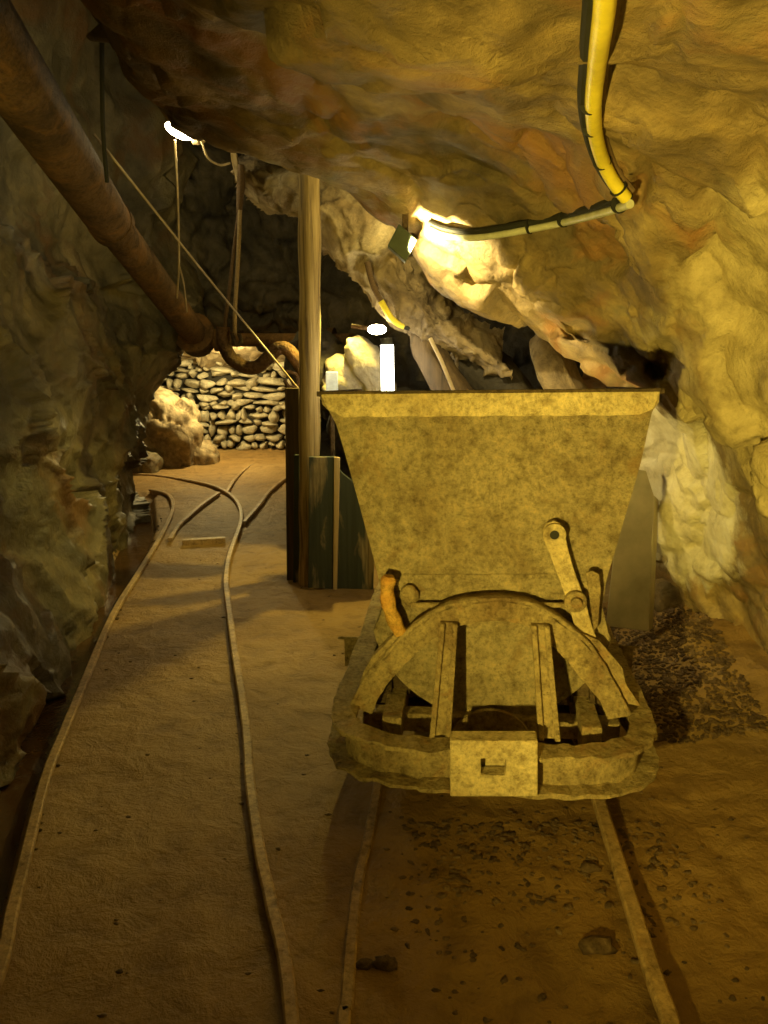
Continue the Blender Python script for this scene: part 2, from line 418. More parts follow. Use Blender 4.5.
# dark holes weathered into the rock
def pit(o, bvh, px, py, rx, rz, depth):
    d = ray(px, py).normalized(); h = bvh.ray_cast(CAM, d)
    if h[0] is None: return
    c = h[0]; sx = rx*(c-CAM).length/FPX; sz = rz*(c-CAM).length/FPX
    for v in o.data.vertices:
        q = v.co-c
        if q.length < .35:
            q = q-d*q.dot(d); w = math.hypot(q.x/sx, q.z/sz)+.5*mn.noise(v.co*14)
            if w < 1: v.co += d*depth*(1-w*w)
pit(ceil_o, ceil_b, 642, 184, 9, 22, .14); pit(ceil_o, ceil_b, 661, 362, 13, 22, .22); pit(ceil_o, ceil_b, 578, 330, 16, 14, .15)
LEFT = [
 (-1.2,[(-1.21,-.3),(-1.21,.1),(-1.38,.6),(-1.42,1),(-1.42,1.4),(-1.45,1.9),(-1.8,2.6),(-2.3,5.4)]),
 (.5,  [(-1.21,-.3),(-1.21,.1),(-1.38,.6),(-1.42,1),(-1.42,1.4),(-1.45,1.9),(-1.85,2.6),(-2.4,5.4)]),
 (1.6, [(-1.23,-.3),(-1.24,.1),(-1.42,.6),(-1.42,1),(-1.45,1.4),(-1.5,1.9),(-2.0,2.6),(-2.6,5.4)]),
 (2.6, [(-1.31,-.3),(-1.33,.1),(-1.52,.6),(-1.5,1.0),(-1.52,1.4),(-1.62,1.9),(-2.2,2.6),(-2.8,5.4)]),
 (3.6, [(-1.47,-.3),(-1.49,.1),(-1.66,.6),(-1.64,1.0),(-1.7,1.4),(-1.82,1.9),(-2.2,2.6),(-2.6,5.4)]),
 (4.7, [(-1.65,-.3),(-1.67,.1),(-1.8,.55),(-1.76,1.0),(-1.76,1.4),(-1.85,1.8),(-1.95,2.4),(-1.7,5.4)]),
 (5.6, [(-1.82,-.3),(-1.85,.1),(-1.9,.5),(-1.86,.9),(-1.72,1.3),(-1.72,1.7),(-1.75,2.3),(-1.5,5.4)]),
 (6.3, [(-1.86,-.3),(-1.9,.1),(-1.95,.5),(-1.9,.95),(-1.62,1.27),(-1.5,1.6),(-1.5,2.3),(-1.2,5.4)]),
 (6.9, [(-2.4,-.3),(-2.4,.1),(-2.4,.5),(-2.35,1.1),(-2.0,1.5),(-1.6,1.9),(-1.5,2.4),(-1.0,5.4)]),
 (7.6, [(-3.1,-.3),(-3.1,.1),(-3.1,.5),(-3.0,1.1),(-2.6,1.6),(-2.0,2.0),(-1.5,2.5),(-1.0,5.4)]),
 (10.6,[(-3.4,-.3),(-3.4,.1),(-3.4,.5),(-3.3,1.1),(-3.0,1.6),(-2.4,2.2),(-1.5,2.7),(-1.0,5.4)]),
]
left_o, left_b = sheet('wall_left', [[(x, y, z) for x, z in s] for y, s in LEFT], 420, 220, 'rock_left', .12, .11, .009, 1.25, 11.7, flip=-1)

# dark rock mass closing the back, with the low archway at its left end
xs = [-2.6,-2.0,-1.5,-1.0,-.65,-.35,.2,.8,1.4,2.2]
def yb(x): return 6.7-1.15*max(0, min(1, (x+.6)/1.2))
lint = {-2.6:1.5,-2.0:1.42,-1.5:1.36,-1.0:1.36,-.65:1.1,-.35:-.3,.2:-.3,.8:-.3,1.4:-.3,2.2:-.3}
rows = []
for x in xs:
    lo = lint[x]; y0 = yb(x); r = []
    back = 1.7 if lo > 0 else .0
    r.append((x, y0+back, lo+.25 if lo > 0 else lo)); r.append((x, y0+back*.35, lo+.03))
    r.append((x, y0+(.02 if lo > 0 else 0), lo+.06))
    for k in range(1, 6):
        z = lo+.06+(5.4-lo)*(k/5)**1.3; r.append((x, y0-.15*math.sin(k)-(.25*k/5), z))
    rows.append(r)
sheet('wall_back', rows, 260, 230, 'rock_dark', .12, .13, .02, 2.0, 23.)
# roof over everything, high and dark
rows = [[(x, y, 5.2+.1*math.sin(x*2+y)) for x in (-3.6,-2,-1,0,1,2.4)] for y in (-1.3, 1, 3, 5, 7)]
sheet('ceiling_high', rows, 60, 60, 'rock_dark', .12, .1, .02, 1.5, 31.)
# roof of the chamber beyond
rows = [[(x, y, z) for x in (-3.6,-2.8,-2,-1.2,-.4, .4)] for y, z in ((7.6,1.75),(8.4,1.5),(9.2,1.18),(9.9,.95))]
sheet('ceiling_chamber', rows, 60, 80, 'rock_tan', .08, .08, .015, 2.2, 37.)
# wall closing the tunnel behind the camera and chamber's right side
sheet('wall_rear', [[(x, -1.2, z) for z in (-.3,.6,1.6,3.0,5.4)] for x in (-1.6,-.8,0,.8,1.6)], 50, 50, 'rock_dark', .1, .08, .02, 2, 41.)
sheet('wall_chamber', [[(x, y, z) for z in (-.3,.4,1.0,1.6,2.4)] for x, y in ((-.5,6.9),(-.45,7.8),(-.5,8.8),(-.6,9.8))], 60, 60, 'rock_tan', .08, .08, .02, 2, 43.)

# ------------------------------------------------------------------ floor
def gutter_x(y):   # centre of the drain along the left wall
    return np.interp(y, _gy, _gx)
_lr = [F(x, y, .03) for x, y in ((14,900),(44,780),(62,734),(84,680),(103,634),(119,602),(138,572),(152,548),(160,525))]
_gy = [-1.2]+[p.y for p in _lr]+[6.9]; _gx = [_lr[0].x-.10]+[p.x-.15 for p in _lr]+[-2.15]
def floor_h(p):
    x, y = p[:, 0], p[:, 1]
    q = np.stack([x, y, np.zeros_like(x)], 1)
    h = .010*fbm(q*1.3, 3)+.004*fbm(q*7, 4)
    # muddy, trodden patch between and beside the cart rails
    mud = np.clip((x-.05)/.15, 0, 1)*np.clip((3.4-y)/.5, 0, 1)
    h += mud*(.012*ridged(q*6, 3)*.4+.006*fbm(q*14, 3))
    # drain
    g = np.abs(x-gutter_x(y)); w = .125
    h -= .085*np.clip((w-g)/.04, 0, 1)*np.clip((7.2-y)/.4, 0, 1)
    # rubble rising to the right wall beyond the cart
    r = np.clip((x-1.0)/.5, 0, 1)*np.clip((y-2.55)/.7, 0, 1)*np.clip((5-y)/.8, 0, 1)
    h += r*(.16+.03*fbm(q*5, 4)); h += np.clip((x-.95)/.5, 0, 1)*.05
    # far chamber rises a little
    h += np.clip((y-7.3)/2, 0, 1)*.05
    return h
nx, ny = 380, 620
gx = np.linspace(-3.5, 2.4, nx); gy = -1.2+12*np.linspace(0, 1, ny)**1.35
X, Y = np.meshgrid(gx, gy, indexing='ij'); fp = np.stack([X.ravel(), Y.ravel(), np.zeros(X.size)], 1)
fp[:, 2] = floor_h(fp)
idx = np.arange(nx*ny).reshape(nx, ny)
ff = np.stack([idx[:-1, :-1], idx[1:, :-1], idx[1:, 1:], idx[:-1, 1:]], -1).reshape(-1, 4)
me = bpy.data.meshes.new('floor'); me.from_pydata(fp.tolist(), [], ff.tolist()); me.update()
for q in me.polygons: q.use_smooth = True
me.materials.append(M['floor']); fl = bpy.data.objects.new('floor', me); COL.objects.link(fl); fl['kind'] = 'structure'
def fz(x, y): return float(floor_h(np.array([[x, y, 0.]]))[0])

# water lying in the drain
ys = np.linspace(-.9, 6.6, 60); v = []; f = []
for i, y in enumerate(ys):
    for s_ in (-.12, .12): v.append((gutter_x(y)+s_, y, -.05))
for i in range(59): f.append((2*i, 2*i+1, 2*i+3, 2*i+2))
o = link_mesh('drain_water', v, f, 'water'); tag(o, 'dark brown shallow water lying in the drain along the left rock wall', 'water', kind='stuff')

# ------------------------------------------------------------------ rails
RP = [(-.036,-.045),(-.036,-.036),(-.008,-.026),(-.008,.008),(-.021,.014),(-.021,.03),(-.015,.036),(.015,.036),(.021,.03),(.021,.014),(.008,.008),(.008,-.026),(.036,-.036),(.036,-.045)]
def rail(px, label, n=60, zt=.034, scale=.78, pre=None, post=None, group=None):
    pts = [F(x, y, zt) for x, y in px]
    if pre: pts = [Vector(p) for p in pre]+pts
    if post: pts = pts+[Vector(p) for p in post]
    path = [Vector((p.x, p.y, zt-.036*scale+.006*mn.noise(p*1.7))) for p in spline(pts, n)]
    o = MB().sweep(path, [(a*scale, b*scale) for a, b in RP]).build('rail', 'rail')
    tag(o, label, 'rail', group); return o
rail([(-25,1024),(14,900),(44,780),(62,734),(84,680),(103,634),(119,602),(138,572),(156,543),(167,523),(173,507),(171,497),(165,492),(150,489)],
     'worn rail running beside the water drain at the foot of the left wall', 90, pre=[(-.78,.3,.045)])
rail([(292,1024),(271,900),(260,850),(250,780),(247,735),(242,695),(234,645),(228,600),(226,580),(228,560),(233,543),(238,530),(241,518),(240,507),(234,497),(222,489),(205,483),(180,478),(152,474)],
     'long worn rail right of the drain-side rail, bending left in the distance', 120, pre=[(-.03,.3,.045)], post=[(-2.6,8.0,.045)])
rail([(170,538),(179,524),(190,514),(202,504),(219,492)], 'short straight rail slanting across the bend between the two left rails', 30)
rail([(227,491),(236,477),(249,466),(268,458),(282,455)], 'far rail curving right in front of the dry stone wall', 30, post=[(-.8,9.0,.045)])
rail([(244,521),(249,515),(259,504),(268,492),(278,483),(292,472)], 'short rail slanting off right towards the dark plank post', 30)
rail([(344,1040),(347,1000),(352,930),(360,870),(375,800)], 'mud-caked rail under the left side of the ore cart', 60, .010, .72, pre=[(-.03+.0,.6,.028)], post=[(.08,3.6,.028),(.2,4.8,.028)])
rail([(676,1040),(655,975),(625,880),(598,795)], 'rail with a deep shadow along it, under the right side of the ore cart', 60, .05, .95, pre=[(.5,.9,.055)], post=[(.76,3.5,.055),(.85,4.6,.055)])
o = MB().sweep([F(182,538.5,.04), F(225,536,.04)], [(-.026,-.05),(.026,-.05),(.026,-.008),(-.026,-.008)]).build('tie_bar', 'rail', bev=.003)
tag(o, 'pale flat tie bar lying across between the two left rails', 'tie bar')

# ------------------------------------------------------------------ ore cart
yaw = math.radians(6); hd = Vector((math.sin(yaw), math.cos(yaw), 0)); rt = Vector((math.cos(yaw), -math.sin(yaw), 0)); UP = Vector((0, 0, 1))
O = Vector((.324, 2.23, 0))
def wf(a, b, z): return O+rt*a+hd*b+UP*z
def wp(px, py, b):   # pixel on the vertical plane at distance b along the cart
    return on_plane(px, py, O+hd*b, hd)
cart = empty('ore_cart', O+hd*.55, 'rusty old tipping ore cart with a flared tub, standing on the right-hand rails', 'mine cart')
ZT, ZB = .30, .18
# ring frame: a rolled channel, open outwards
def loc_ab(p): d = p-O; return (d.dot(rt), d.dot(hd))
half = [(360,640),(343,670),(333,695),(329,712),(331,721),(340,731),(362,741),(390,747),(414,750),(449,752),(492,753)]
L = [(a*.985, b) for a, b in (loc_ab(F(x, y, ZT)) for x, y in half)]
L[0] = (-.485, .6)
halfr = [(654,722),(642,738),(631,743),(584,750),(539,753)]
front = [(-.488,.62),(-.49,.35)]+L[2:]
mir = [(-a, b) for a, b in reversed(front[:-1])]
fr = front+mir
LB = 1.26
rear = [(a*1.0, LB-b) for a, b in reversed(fr)]
pts = fr+rear
# drop near-duplicates and resample
loop = []
for a, b in pts:
    if not loop or (Vector((a, b))-Vector(loop[-1])).length > .015: loop.append((a, b))
sp = spline([wf(a, b, (ZT+ZB)/2) for a, b in loop+[loop[0]]], 200)[:-1]
cx_ = wf(0, LB/2, (ZT+ZB)/2)
t = sp[1]-sp[0]; side = t.cross(UP); out = 1 if side.dot(sp[0]-cx_) > 0 else -1
hh = (ZT-ZB)/2; tw = .012; FW = .075
prof = [(0, hh), (0, hh-tw), (-FW+.02+tw, hh-tw), (-FW+.02+tw, -hh+tw), (.012, -hh+tw), (.012, -hh), (-FW+.02, -hh), (-FW+.02, hh-tw), (-FW-.005, hh-tw), (-FW-.005, hh)]
prof = [(a*out, b) for a, b in prof]
o = MB().sweep(sp, prof, closed=True).build('bumper_ring', 'rust_frame', cart); roughen(o, .010, 26)
# inner beams under the tub and cross members
for s_ in (-1, 1):
    MB().box(wf(s_*.30, LB/2, .25), rt*.03, hd*(LB/2+.02), UP*.045).build('side_beam', 'rust_frame', cart, bev=.004)
for b in (.1, LB-.1):
    MB().box(wf(0, b, .235), rt*.40, hd*.03, UP*.03).build('cross_beam', 'rust_frame', cart, bev=.004)
# coupler box with square eye
def boxpt(px, py): return wp(px, py, -.238)
c0 = boxpt(450, 797); c1 = boxpt(538, 797); c2 = boxpt(538, 741); c3 = boxpt(450, 741)
h0 = boxpt(481, 776); h1 = boxpt(506, 776); h2 = boxpt(506, 759); h3 = boxpt(481, 759)
mb = MB(); dep = hd*.06; inn = hd*.05
vs = [c0, c1, c2, c3, h0, h1, h2, h3]
vs = vs+[x+dep for x in vs[:4]]+[x+inn for x in vs[4:8]]
mb.add(vs, [(0,1,5,4),(1,2,6,5),(2,3,7,6),(3,0,4,7),(4,5,13,12),(5,6,14,13),(6,7,15,14),(7,4,12,15),(0,8,9,1),(1,9,10,2),(2,10,11,3),(3,11,8,0),(8,11,10,9)])
mb.box((h0+h2)/2+hd*.085, rt*.05, hd*.004, UP*.035)
o = mb.build('coupling_box', 'rust_box', cart, bev=.004)
# hoop behind the box
hp = [wp(x, y, .055) for x, y in ((458,738),(466,727),(480,720),(497,719),(512,725),(522,738))]
MB().sweep(spline(hp, 20), [(-.03,-.008),(.03,-.008),(.03,.008),(-.03,.008)], up=hd).build('coupling_hoop', 'rust_frame', cart)
mb = MB(); mb.disc(wp(524, 742, -.13)+UP*.01, UP, .018, .02, 14); mb.build('bolt', 'rust_frame', cart)

# arch frame
AO = [(354,706),(367,681),(388,656),(409,634),(437,614),(461,605),(492,602),(524,605),(554,619),(582,641),(600,664),(613,688),(628,716)]
AI = [(372,714),(378,699),(392,679),(408,661),(432,640),(458,626),(492,621),(526,626),(550,643),(572,667),(586,684),(600,702),(608,719)]
def arch(b0, label=None, shift=0.):
    n = 60
    a = spline([wp(x, y, .04) for x, y in AO], n); i = spline([wp(x, y, .04) for x, y in AI], n)
    sh = hd*b0; th = hd*.018; v = []; f = []
    for k in range(n):
        ins = (i[k]-a[k]).normalized()
        v += [a[k]+sh, i[k]+sh, i[k]+sh+th, a[k]+sh+th]
    for k in range(n-1):
        for j in range(4): q = (j+1) % 4; f.append((4*k+j, 4*k+q, 4*k+4+q, 4*k+4+j))
    f += [(0,1,2,3),(4*n-1,4*n-2,4*n-3,4*n-4)]
    o = MB().add(v, f).build('arch_frame', 'rust_frame', cart); roughen(o, .004, 35)
    # outer flange standing back from the arch
    return o
arch(0.0); arch(1.03)
# arch back flange (rough, rust-eaten)
fl_pts = spline([wp(x, y, .04) for x, y in AO], 60)
v = []; f = []
for k, p in enumerate(fl_pts):
    v += [p, p+hd*.05]
fo = [p for p in fl_pts]
for k in range(59): f.append((2*k, 2*k+1, 2*k+3, 2*k+2))
o = link_mesh('arch_flange', v, f, 'rust_frame', cart); md = o.modifiers.new('t', 'SOLIDIFY'); md.thickness = .012; md.offset = 1; roughen(o, .004, 40)

# two upright struts (channel iron)
def strut(base, top, wb, wt):
    mb = MB(); B = wp(*base, -.11); T = wp(*top, .028)
    for da in (-1, 1):
        b_ = B+rt*wb*da*.55; t_ = T+rt*wt*da*.55
        mb.hexa([b_-rt*.008-hd*.022, b_+rt*.008-hd*.022, b_+rt*.008+hd*.012, b_-rt*.008+hd*.012, t_-rt*.008-hd*.022, t_+rt*.008-hd*.022, t_+rt*.008+hd*.012, t_-rt*.008+hd*.012])
    mb.hexa([B-rt*wb*.55-hd*.004, B+rt*wb*.55-hd*.004, B+rt*wb*.55+hd*.012, B-rt*wb*.55+hd*.012, T-rt*wt*.55-hd*.004, T+rt*wt*.55-hd*.004, T+rt*wt*.55+hd*.012, T-rt*wt*.55+hd*.012])
    return mb.build('strut', 'rust_frame', cart, bev=.003)
strut((440,738), (449,622), .042, .034); strut((549,738), (540,624), .042, .034)

# tub: end plate outline traced on its own plane, leaning back a little
tilt = math.radians(3.6)
tn = (hd*math.cos(tilt)+UP*-math.sin(tilt)).normalized(); tu = (UP*math.cos(tilt)+hd*math.sin(tilt)).normalized()
TO = O+hd*.11+UP*.28
def tp(px, py): return on_plane(px, py, TO, tn)
def tab(px, py): d = tp(px, py)-TO; return (d.dot(rt), d.dot(tu))
lo_c = tab(491, 612); Rl = abs(tab(491, 719)[1]-lo_c[1])
outl = [(321,394),(322,404),(329,411),(336,424),(341,440),(349,468),(358,500),(366,530),(373,556),(379,580),(384,606)]
outr = [(660,391),(659,402),(652,412),(648,430),(641,462),(633,490),(624,520),(616,548),(607,578),(602,606)]
La = [tab(*p) for p in outl]; Ra = [tab(*p) for p in outr]
arcp = []
for k in range(0, 31):
    an = math.pi+math.pi*k/30
    arcp.append((lo_c[0]+Rl*1.06*math.cos(an), lo_c[1]+Rl*math.sin(an)))
poly = La+[p for p in arcp[2:-2]]+list(reversed(Ra))
def T3(a, b, d=0.): return TO+rt*a+tu*b+tn*d
tub = MB().prism([T3(a, b) for a, b in poly], tn*.012).build('tub', 'rust_tub', cart)
# trough shell behind the plate
TL = .86
inner = [(La[0][0]+.01, La[0][1])]+[(a+.012, b) for a, b in La[2:]]+[p for p in arcp[2:-2]]+[(a-.012, b) for a, b in reversed(Ra[2:])]+[(Ra[0][0]-.01, Ra[0][1])]
v = []; f = []; n = len(inner)
for d in (0.0, TL):
    for a, b in inner: v.append(T3(a, b, d+.006))
for k in range(n-1): f.append((k, k+1, n+k+1, n+k))
o = link_mesh('trough', v, f, 'rust_tub', cart); md = o.modifiers.new('t', 'SOLIDIFY'); md.thickness = .01; md.offset = 0
MB().prism([T3(a, b, TL) for a, b in poly], tn*.012).build('rear_plate', 'rust_tub', cart)
# rim: riveted band across the plate and angle iron along the other three sides
def band(px, th=-.006): return [tp(x, y)+tn*th for x, y in px]
mb = MB(); n_ = 24
tops = [(321+(660-321)*k/n_, 393.5-2.6*k/n_) for k in range(n_+1)]; bots = [(331+(651-331)*k/n_, 417-2*k/n_+.5*math.sin(k*1.9)) for k in range(n_+1)]
bots[0] = (329,410); bots[-1] = (653,409)
pf = [tp(*q)-tn*.010 for q in tops]+[tp(*q)-tn*.010 for q in reversed(bots)]
rim = mb.prism(pf, tn*.0095).build('rim_band', 'rust_box', cart, bev=.002)
for x, y in ((345,402),(388,402),(440,402),(492,401),(545,402),(596,401),(645,401)):
    MB().ball(tp(x, y)-tn*.007, .010, (1, .6, 1), 12).build('rivet', 'rust_box', rim)
mb = MB()
a0 = T3(*La[0]); a1 = T3(*Ra[0])
mb.box((a0+a1)/2+tn*.006+tu*.002, (a1-a0)*.502, tn*.016, tu*.006)
for e in (La[0], Ra[0]):
    mb.box(T3(e[0], e[1], TL/2), rt*.014, tn*TL*.5, tu*.008)
mb.box(T3((La[0][0]+Ra[0][0])/2, La[0][1], TL), (a1-a0)*.502, tn*.014, tu*.008)
mb.build('rim_angle', 'rust_dark', cart, bev=.002)
# seam across the plate and lower doubler plate
dp = [(381,576),(382,590),(386,606)]
mb = MB(); top = [tab(379+(223)*k/16, 574+.6*math.sin(k*2.)) for k in range(17)]
bot = [tab(386+(603-386)*k/16, 597+.8*math.sin(k*1.3)) for k in range(17)]
mb.prism([T3(a, b, -.006) for a, b in top]+[T3(a, b, -.006) for a, b in reversed(bot)], tn*.0055)
mb.build('seam_plate', 'rust_tub', cart, bev=.0015)
# rod with ball end
mb = MB(); mb.tube([tp(412,602)-tn*.035, tp(572,602)-tn*.035], .0085, 12)
mb.build('locking_rod', 'rust_frame', cart)
mb = MB(); mb.ball(tp(410,592)-tn*.03, .03, (1, .7, 1.1), 16, .3); mb.build('rod_boss', 'rust_frame', cart)
# lever with eye, pivot and lower arm
LV = [(545,521),(552,518),(559,521),(563,530),(566,545),(572,566),(580,588),(584,600),(590,622),(597,640),(606,652),(612,664),(606,672),(596,662),(586,652),(578,640),(572,620),(568,604),(562,588),(556,572),(550,556),(546,546),(542,536),(541,527)]
def lp(px, py): return tp(px, py)-tn*.05
pl_ = [lp(*q) for q in LV]
mb = MB().prism(pl_, tn*.022); lev = mb.build('lever', 'rust_box', cart, bev=.003)
MB().disc(lp(552.5,531)-hd*.0, hd, .034, .024, 24, .014).build('lever_eye', 'rust_box', lev)
MB().disc(lp(552.5,531)-hd*.0005+hd*.0, hd, .0155, .018, 20).build('eye_shade', 'black', lev)  # black disc painted for the shade inside the lever eye
mb = MB(); mb.disc(lp(573,596)-hd*.006, hd, .033, .024, 24); mb.disc(lp(573,596)-hd*.024, hd, .017, .02, 16); mb.build('pivot', 'rust_frame', lev, bev=.003)
# left hook: thick orange stop
hk = spline([wp(x, y, .055) for x, y in ((389,576),(387,590),(389,606),(394,620),(401,634))], 20)
rr = [.016]+[.022+.002*math.sin(k) for k in range(1, 19)]+[.018]
MB().tube(hk, rr, 14).build('stop_hook', 'rust_orange', cart, label='orange rusted stop hook')
# right bracket and side brackets
mb = MB(); mb.prism([wp(x, y, .08) for x, y in ((586,573),(592,571),(599,574),(601,590),(598,626),(594,632),(590,600))], hd*.012); mb.build('bracket', 'rust_frame', cart, bev=.002)
mb = MB(); mb.prism([wp(x, y, .06) for x, y in ((397,632),(386,642),(372,656),(364,672),(357,690),(352,704),(370,704),(392,660),(410,636))], hd*.02); o = mb.build('bracket', 'rust_frame', cart); roughen(o, .008, 30)
mb = MB(); mb.prism([wp(x, y, .06) for x, y in ((580,632),(600,640),(612,655),(622,668),(626,684),(640,706),(622,704),(606,680))], hd*.02); o = mb.build('bracket', 'rust_frame', cart); roughen(o, .008, 30)
# wheels and axles
for b in (.28, LB-.28):
    MB().tube([wf(-.40, b, .195), wf(.40, b, .195)], .022, 12).build('axle', 'rust_dark', cart)
    for s_ in (-1, 1):
        w = MB(); w.disc(wf(s_*.355, b, .195), rt, .145, .05, 32, .11); w.disc(wf(s_*.325, b, .195), rt, .17, .015, 32, .10); w.disc(wf(s_*.355, b, .195), rt, .04, .07, 16)
        for k in range(5):
            an = 2*math.pi*k/5; d_ = hd*math.cos(an)+UP*math.sin(an); e_ = rt
            w.box(wf(s_*.355, b, .195)+d_*.075, d_*.045, e_*.012, d_.cross(e_)*.014)
        w.build('wheel', 'rust_dark', cart)
# pedestal plates seen through the openings
for s_ in (-1, 1):
    MB().box(wf(s_*.31, .2, .37), rt*.05, hd*.008, UP*.10).build('pedestal', 'rust_dark', cart, bev=.003)

# ------------------------------------------------------------------ post, planks
PY = 4.48
pp = spline([P(309, 586, PY)-UP*.06, P(309, 480, PY), P(310, 330, PY), P(309.5, 180, PY), P(309.5, 100, PY)], 60)
o = MB().tube(pp, [.058+.003*math.sin(k*.7) for k in range(60)], 18, wob=.10).build('wooden_post', 'post')
tag(o, 'upright round timber post with weathered bark-free wood, left of the cart', 'wooden post')
b0 = P(292.5, 585, 4.56); t0 = P(290.5, 388, 4.56)
mb = MB(); mb.hexa([b0+Vector((-.032,-.02,-.03)), b0+Vector((.05,-.02,-.03)), b0+Vector((.05,.02,-.03)), b0+Vector((-.032,.02,-.03)), t0+Vector((-.03,-.02,0)), t0+Vector((.05,-.02,0)), t0+Vector((.05,.02,0)), t0+Vector((-.03,.02,0))])
o = mb.build('plank_post', 'wood_dark', bev=.004); tag(o, 'narrow dark brown plank standing upright against the left of the round post', 'plank')
barr = empty('plank_barrier', P(335, 592, 4.36), 'low barrier of dark green painted upright boards at the foot of the round post', 'barrier')
def board(px, Yd, th, mat, name='board', label=None):
    mb = MB().prism([P(x, y, Yd) for x, y in px], (0, th, 0)); return mb.build(name, mat, barr, bev=.003, label=label)
board([(308,588),(333,589),(334,457),(309,457)], 4.36, .03, 'wood_green')
board([(337,590),(373,598),(376,500),(343,474),(338,468)], 4.39, .03, 'wood_green')
board([(333,590),(337,590),(340,458),(334,457)], 4.35, .025, 'wood_pale', 'lit_edge_strip', 'batten edge of the boards, painted pale as lit')  # light on the board edge put into the colour as pale wood
board([(293,583),(299,584),(299,455),(294,455)], 4.50, .03, 'wood_green')
board([(306,596),(372,603),(372,590),(306,583)], 4.47, .03, 'wood_dark', 'sill_board')
board([(322,520),(380,530),(380,518),(322,508)], 4.45, .03, 'wood_dark', 'back_rail')

# folded metal sheet leaning behind the cart on the right
mb = MB(); Y0 = 3.45
q = [P(606,626,Y0-.08), P(648,631,Y0-.08), P(654,496,Y0), P(646,471,Y0+.02), P(634,469,Y0+.02), P(620,500,Y0)]
q2 = [P(648,631,Y0-.08), P(654,496,Y0), P(658,500,Y0+.10), P(652,628,Y0+.02)]
mb.prism(q, (0, .006, 0)); mb.prism(q2, (.004, 0, 0))
o = mb.build('metal_sheet', 'sheet', bev=.001); tag(o, 'tall grey folded metal sheet standing behind the cart at its right', 'metal sheet')

# ------------------------------------------------------------------ big pipe and its fittings
pipe = empty('drain_pipe', P(192,330,6.0), 'large rusty pipe running down from the upper left corner along the left wall', 'pipe')
A = Vector((-1.21,2.8,2.28)); Bm = P(110,222,4.4); C_ = P(193,332,6.1)
A = P(4,62,2.75)
near = A+(A-Bm)*1.0
MB().tube([near, A, A+(Bm-A)*.5, Bm], .112, 28).build('pipe_section', 'rust_pipe', pipe)
MB().tube([Bm-(Bm-A).normalized()*.03, Bm+(C_-Bm).normalized()*.04], .118, 28).build('coupling', 'rust_pipe', pipe)
MB().tube([Bm, Bm+(C_-Bm)*.5, C_], .094, 28).build('pipe_section', 'rust_pipe', pipe)
dr = (C_-Bm).normalized()
MB().disc(C_+dr*.02, dr, .15, .035, 28).build('flange', 'rust_pipe', pipe)
mb = MB(); mb.ball(C_+dr*.14-UP*.03, .13, (1, 1, .9), 16); mb.disc(C_+dr*.06, dr, .13, .03, 24); mb.build('elbow', 'rust_dark', pipe)
E0 = C_+dr*.14-UP*.05; E1 = P(360,340,6.0)
hpipe = empty('cross_pipe', E0, 'thinner rusty pipe running level behind the post near the archway', 'pipe')
MB().tube([P(206,340,6.2), P(262,340,6.1), P(352,341,5.5)], .05, 18).build('pipe_section', 'rust_pipe', hpipe)
MB().disc(P(331,341,5.6), (1, -.2, 0), .09, .05, 22).build('flange', 'rust_pipe', hpipe)
MB().disc(P(222,340,6.2), (1, -.1, 0), .085, .1, 22).build('flange', 'rust_pipe', hpipe)

# curved iron gutter hung in a sling
sb = empty('bent_pipe', P(256,368,4.75), 'thick bent S-shaped iron pipe hanging in a rope sling left of the post', 'bent pipe')
sp_ = spline([P(x, y, 4.75) for x, y in ((223,327),(223.5,342),(231,358),(245,367),(257,367),(268,358),(278,348.5),(288,350),(300,365),(306,380))], 50)
MB().tube(sp_, .040, 14).build('pipe_body', 'rust_pipe', sb)
mb = MB(); k_ = P(291,380,4.72); mb.tube(spline([k_+Vector((-.03,0,.05)), k_+Vector((.03,0,.03)), k_+Vector((.04,0,-.03)), k_+Vector((-.01,0,-.04)), k_+Vector((-.04,0,.0))], 16), .011, 8); mb.build('end_hook', 'rust_pipe', sb)
sl = empty('rope_sling', P(236,190,4.7), 'two-strand rope sling dropping from the roof to the bent iron pipe', 'rope')
MB().tube([P(241,165,4.7), P(241,185,4.7), P(239,213,4.7)], [.016,.024,.016], 10).build('rope_knot', 'rope_dark', sl)
MB().tube(spline([P(239,210,4.7), P(234,250,4.7), P(228,300,4.7), P(224,332,4.74)], 20), .011, 8).build('strand', 'rope_dark', sl)
MB().tube(spline([P(240,210,4.69), P(238,260,4.69), P(235,310,4.69), P(235,336,4.72)], 20), .012, 8).build('strand', 'rope', sl, label='pale twisted strand')
mb = MB(); mb.tube(spline([P(232,333,4.7), P(236,345,4.7), P(241,341,4.7), P(239,334,4.7)], 14), .012, 8); mb.build('hook', 'rust_dark', sl)
o = MB().tube([P(94,134,3.9), P(200,268,4.3), P(301,392,4.62)], .0055, 6).build('guy_wire', 'wire'); tag(o, 'thin pale wire slanting from upper left down to the post', 'wire')
hw = empty('hanging_wire', P(180,200,5.2), 'thin double wire hanging from the glaring lamp to the big pipe', 'wire')
MB().tube(spline([P(175,140,4.6), P(178,200,4.8), P(179,262,5.0), P(177,298,5.2)], 16), .006, 6).build('strand', 'wire', hw)
MB().tube(spline([P(178.5,262,5.0), P(184,285,5.1), P(187,312,5.2)], 10), .005, 6).build('strand', 'wire', hw)
o = MB().tube(spline([P(102,20,2.9), P(102,70,3.05), P(103,130,3.2), P(107,182,3.3)], 20), .008, 8).build('black_cord', 'black'); tag(o, 'short black cord hanging in the dark gap above the big pipe', 'cord')

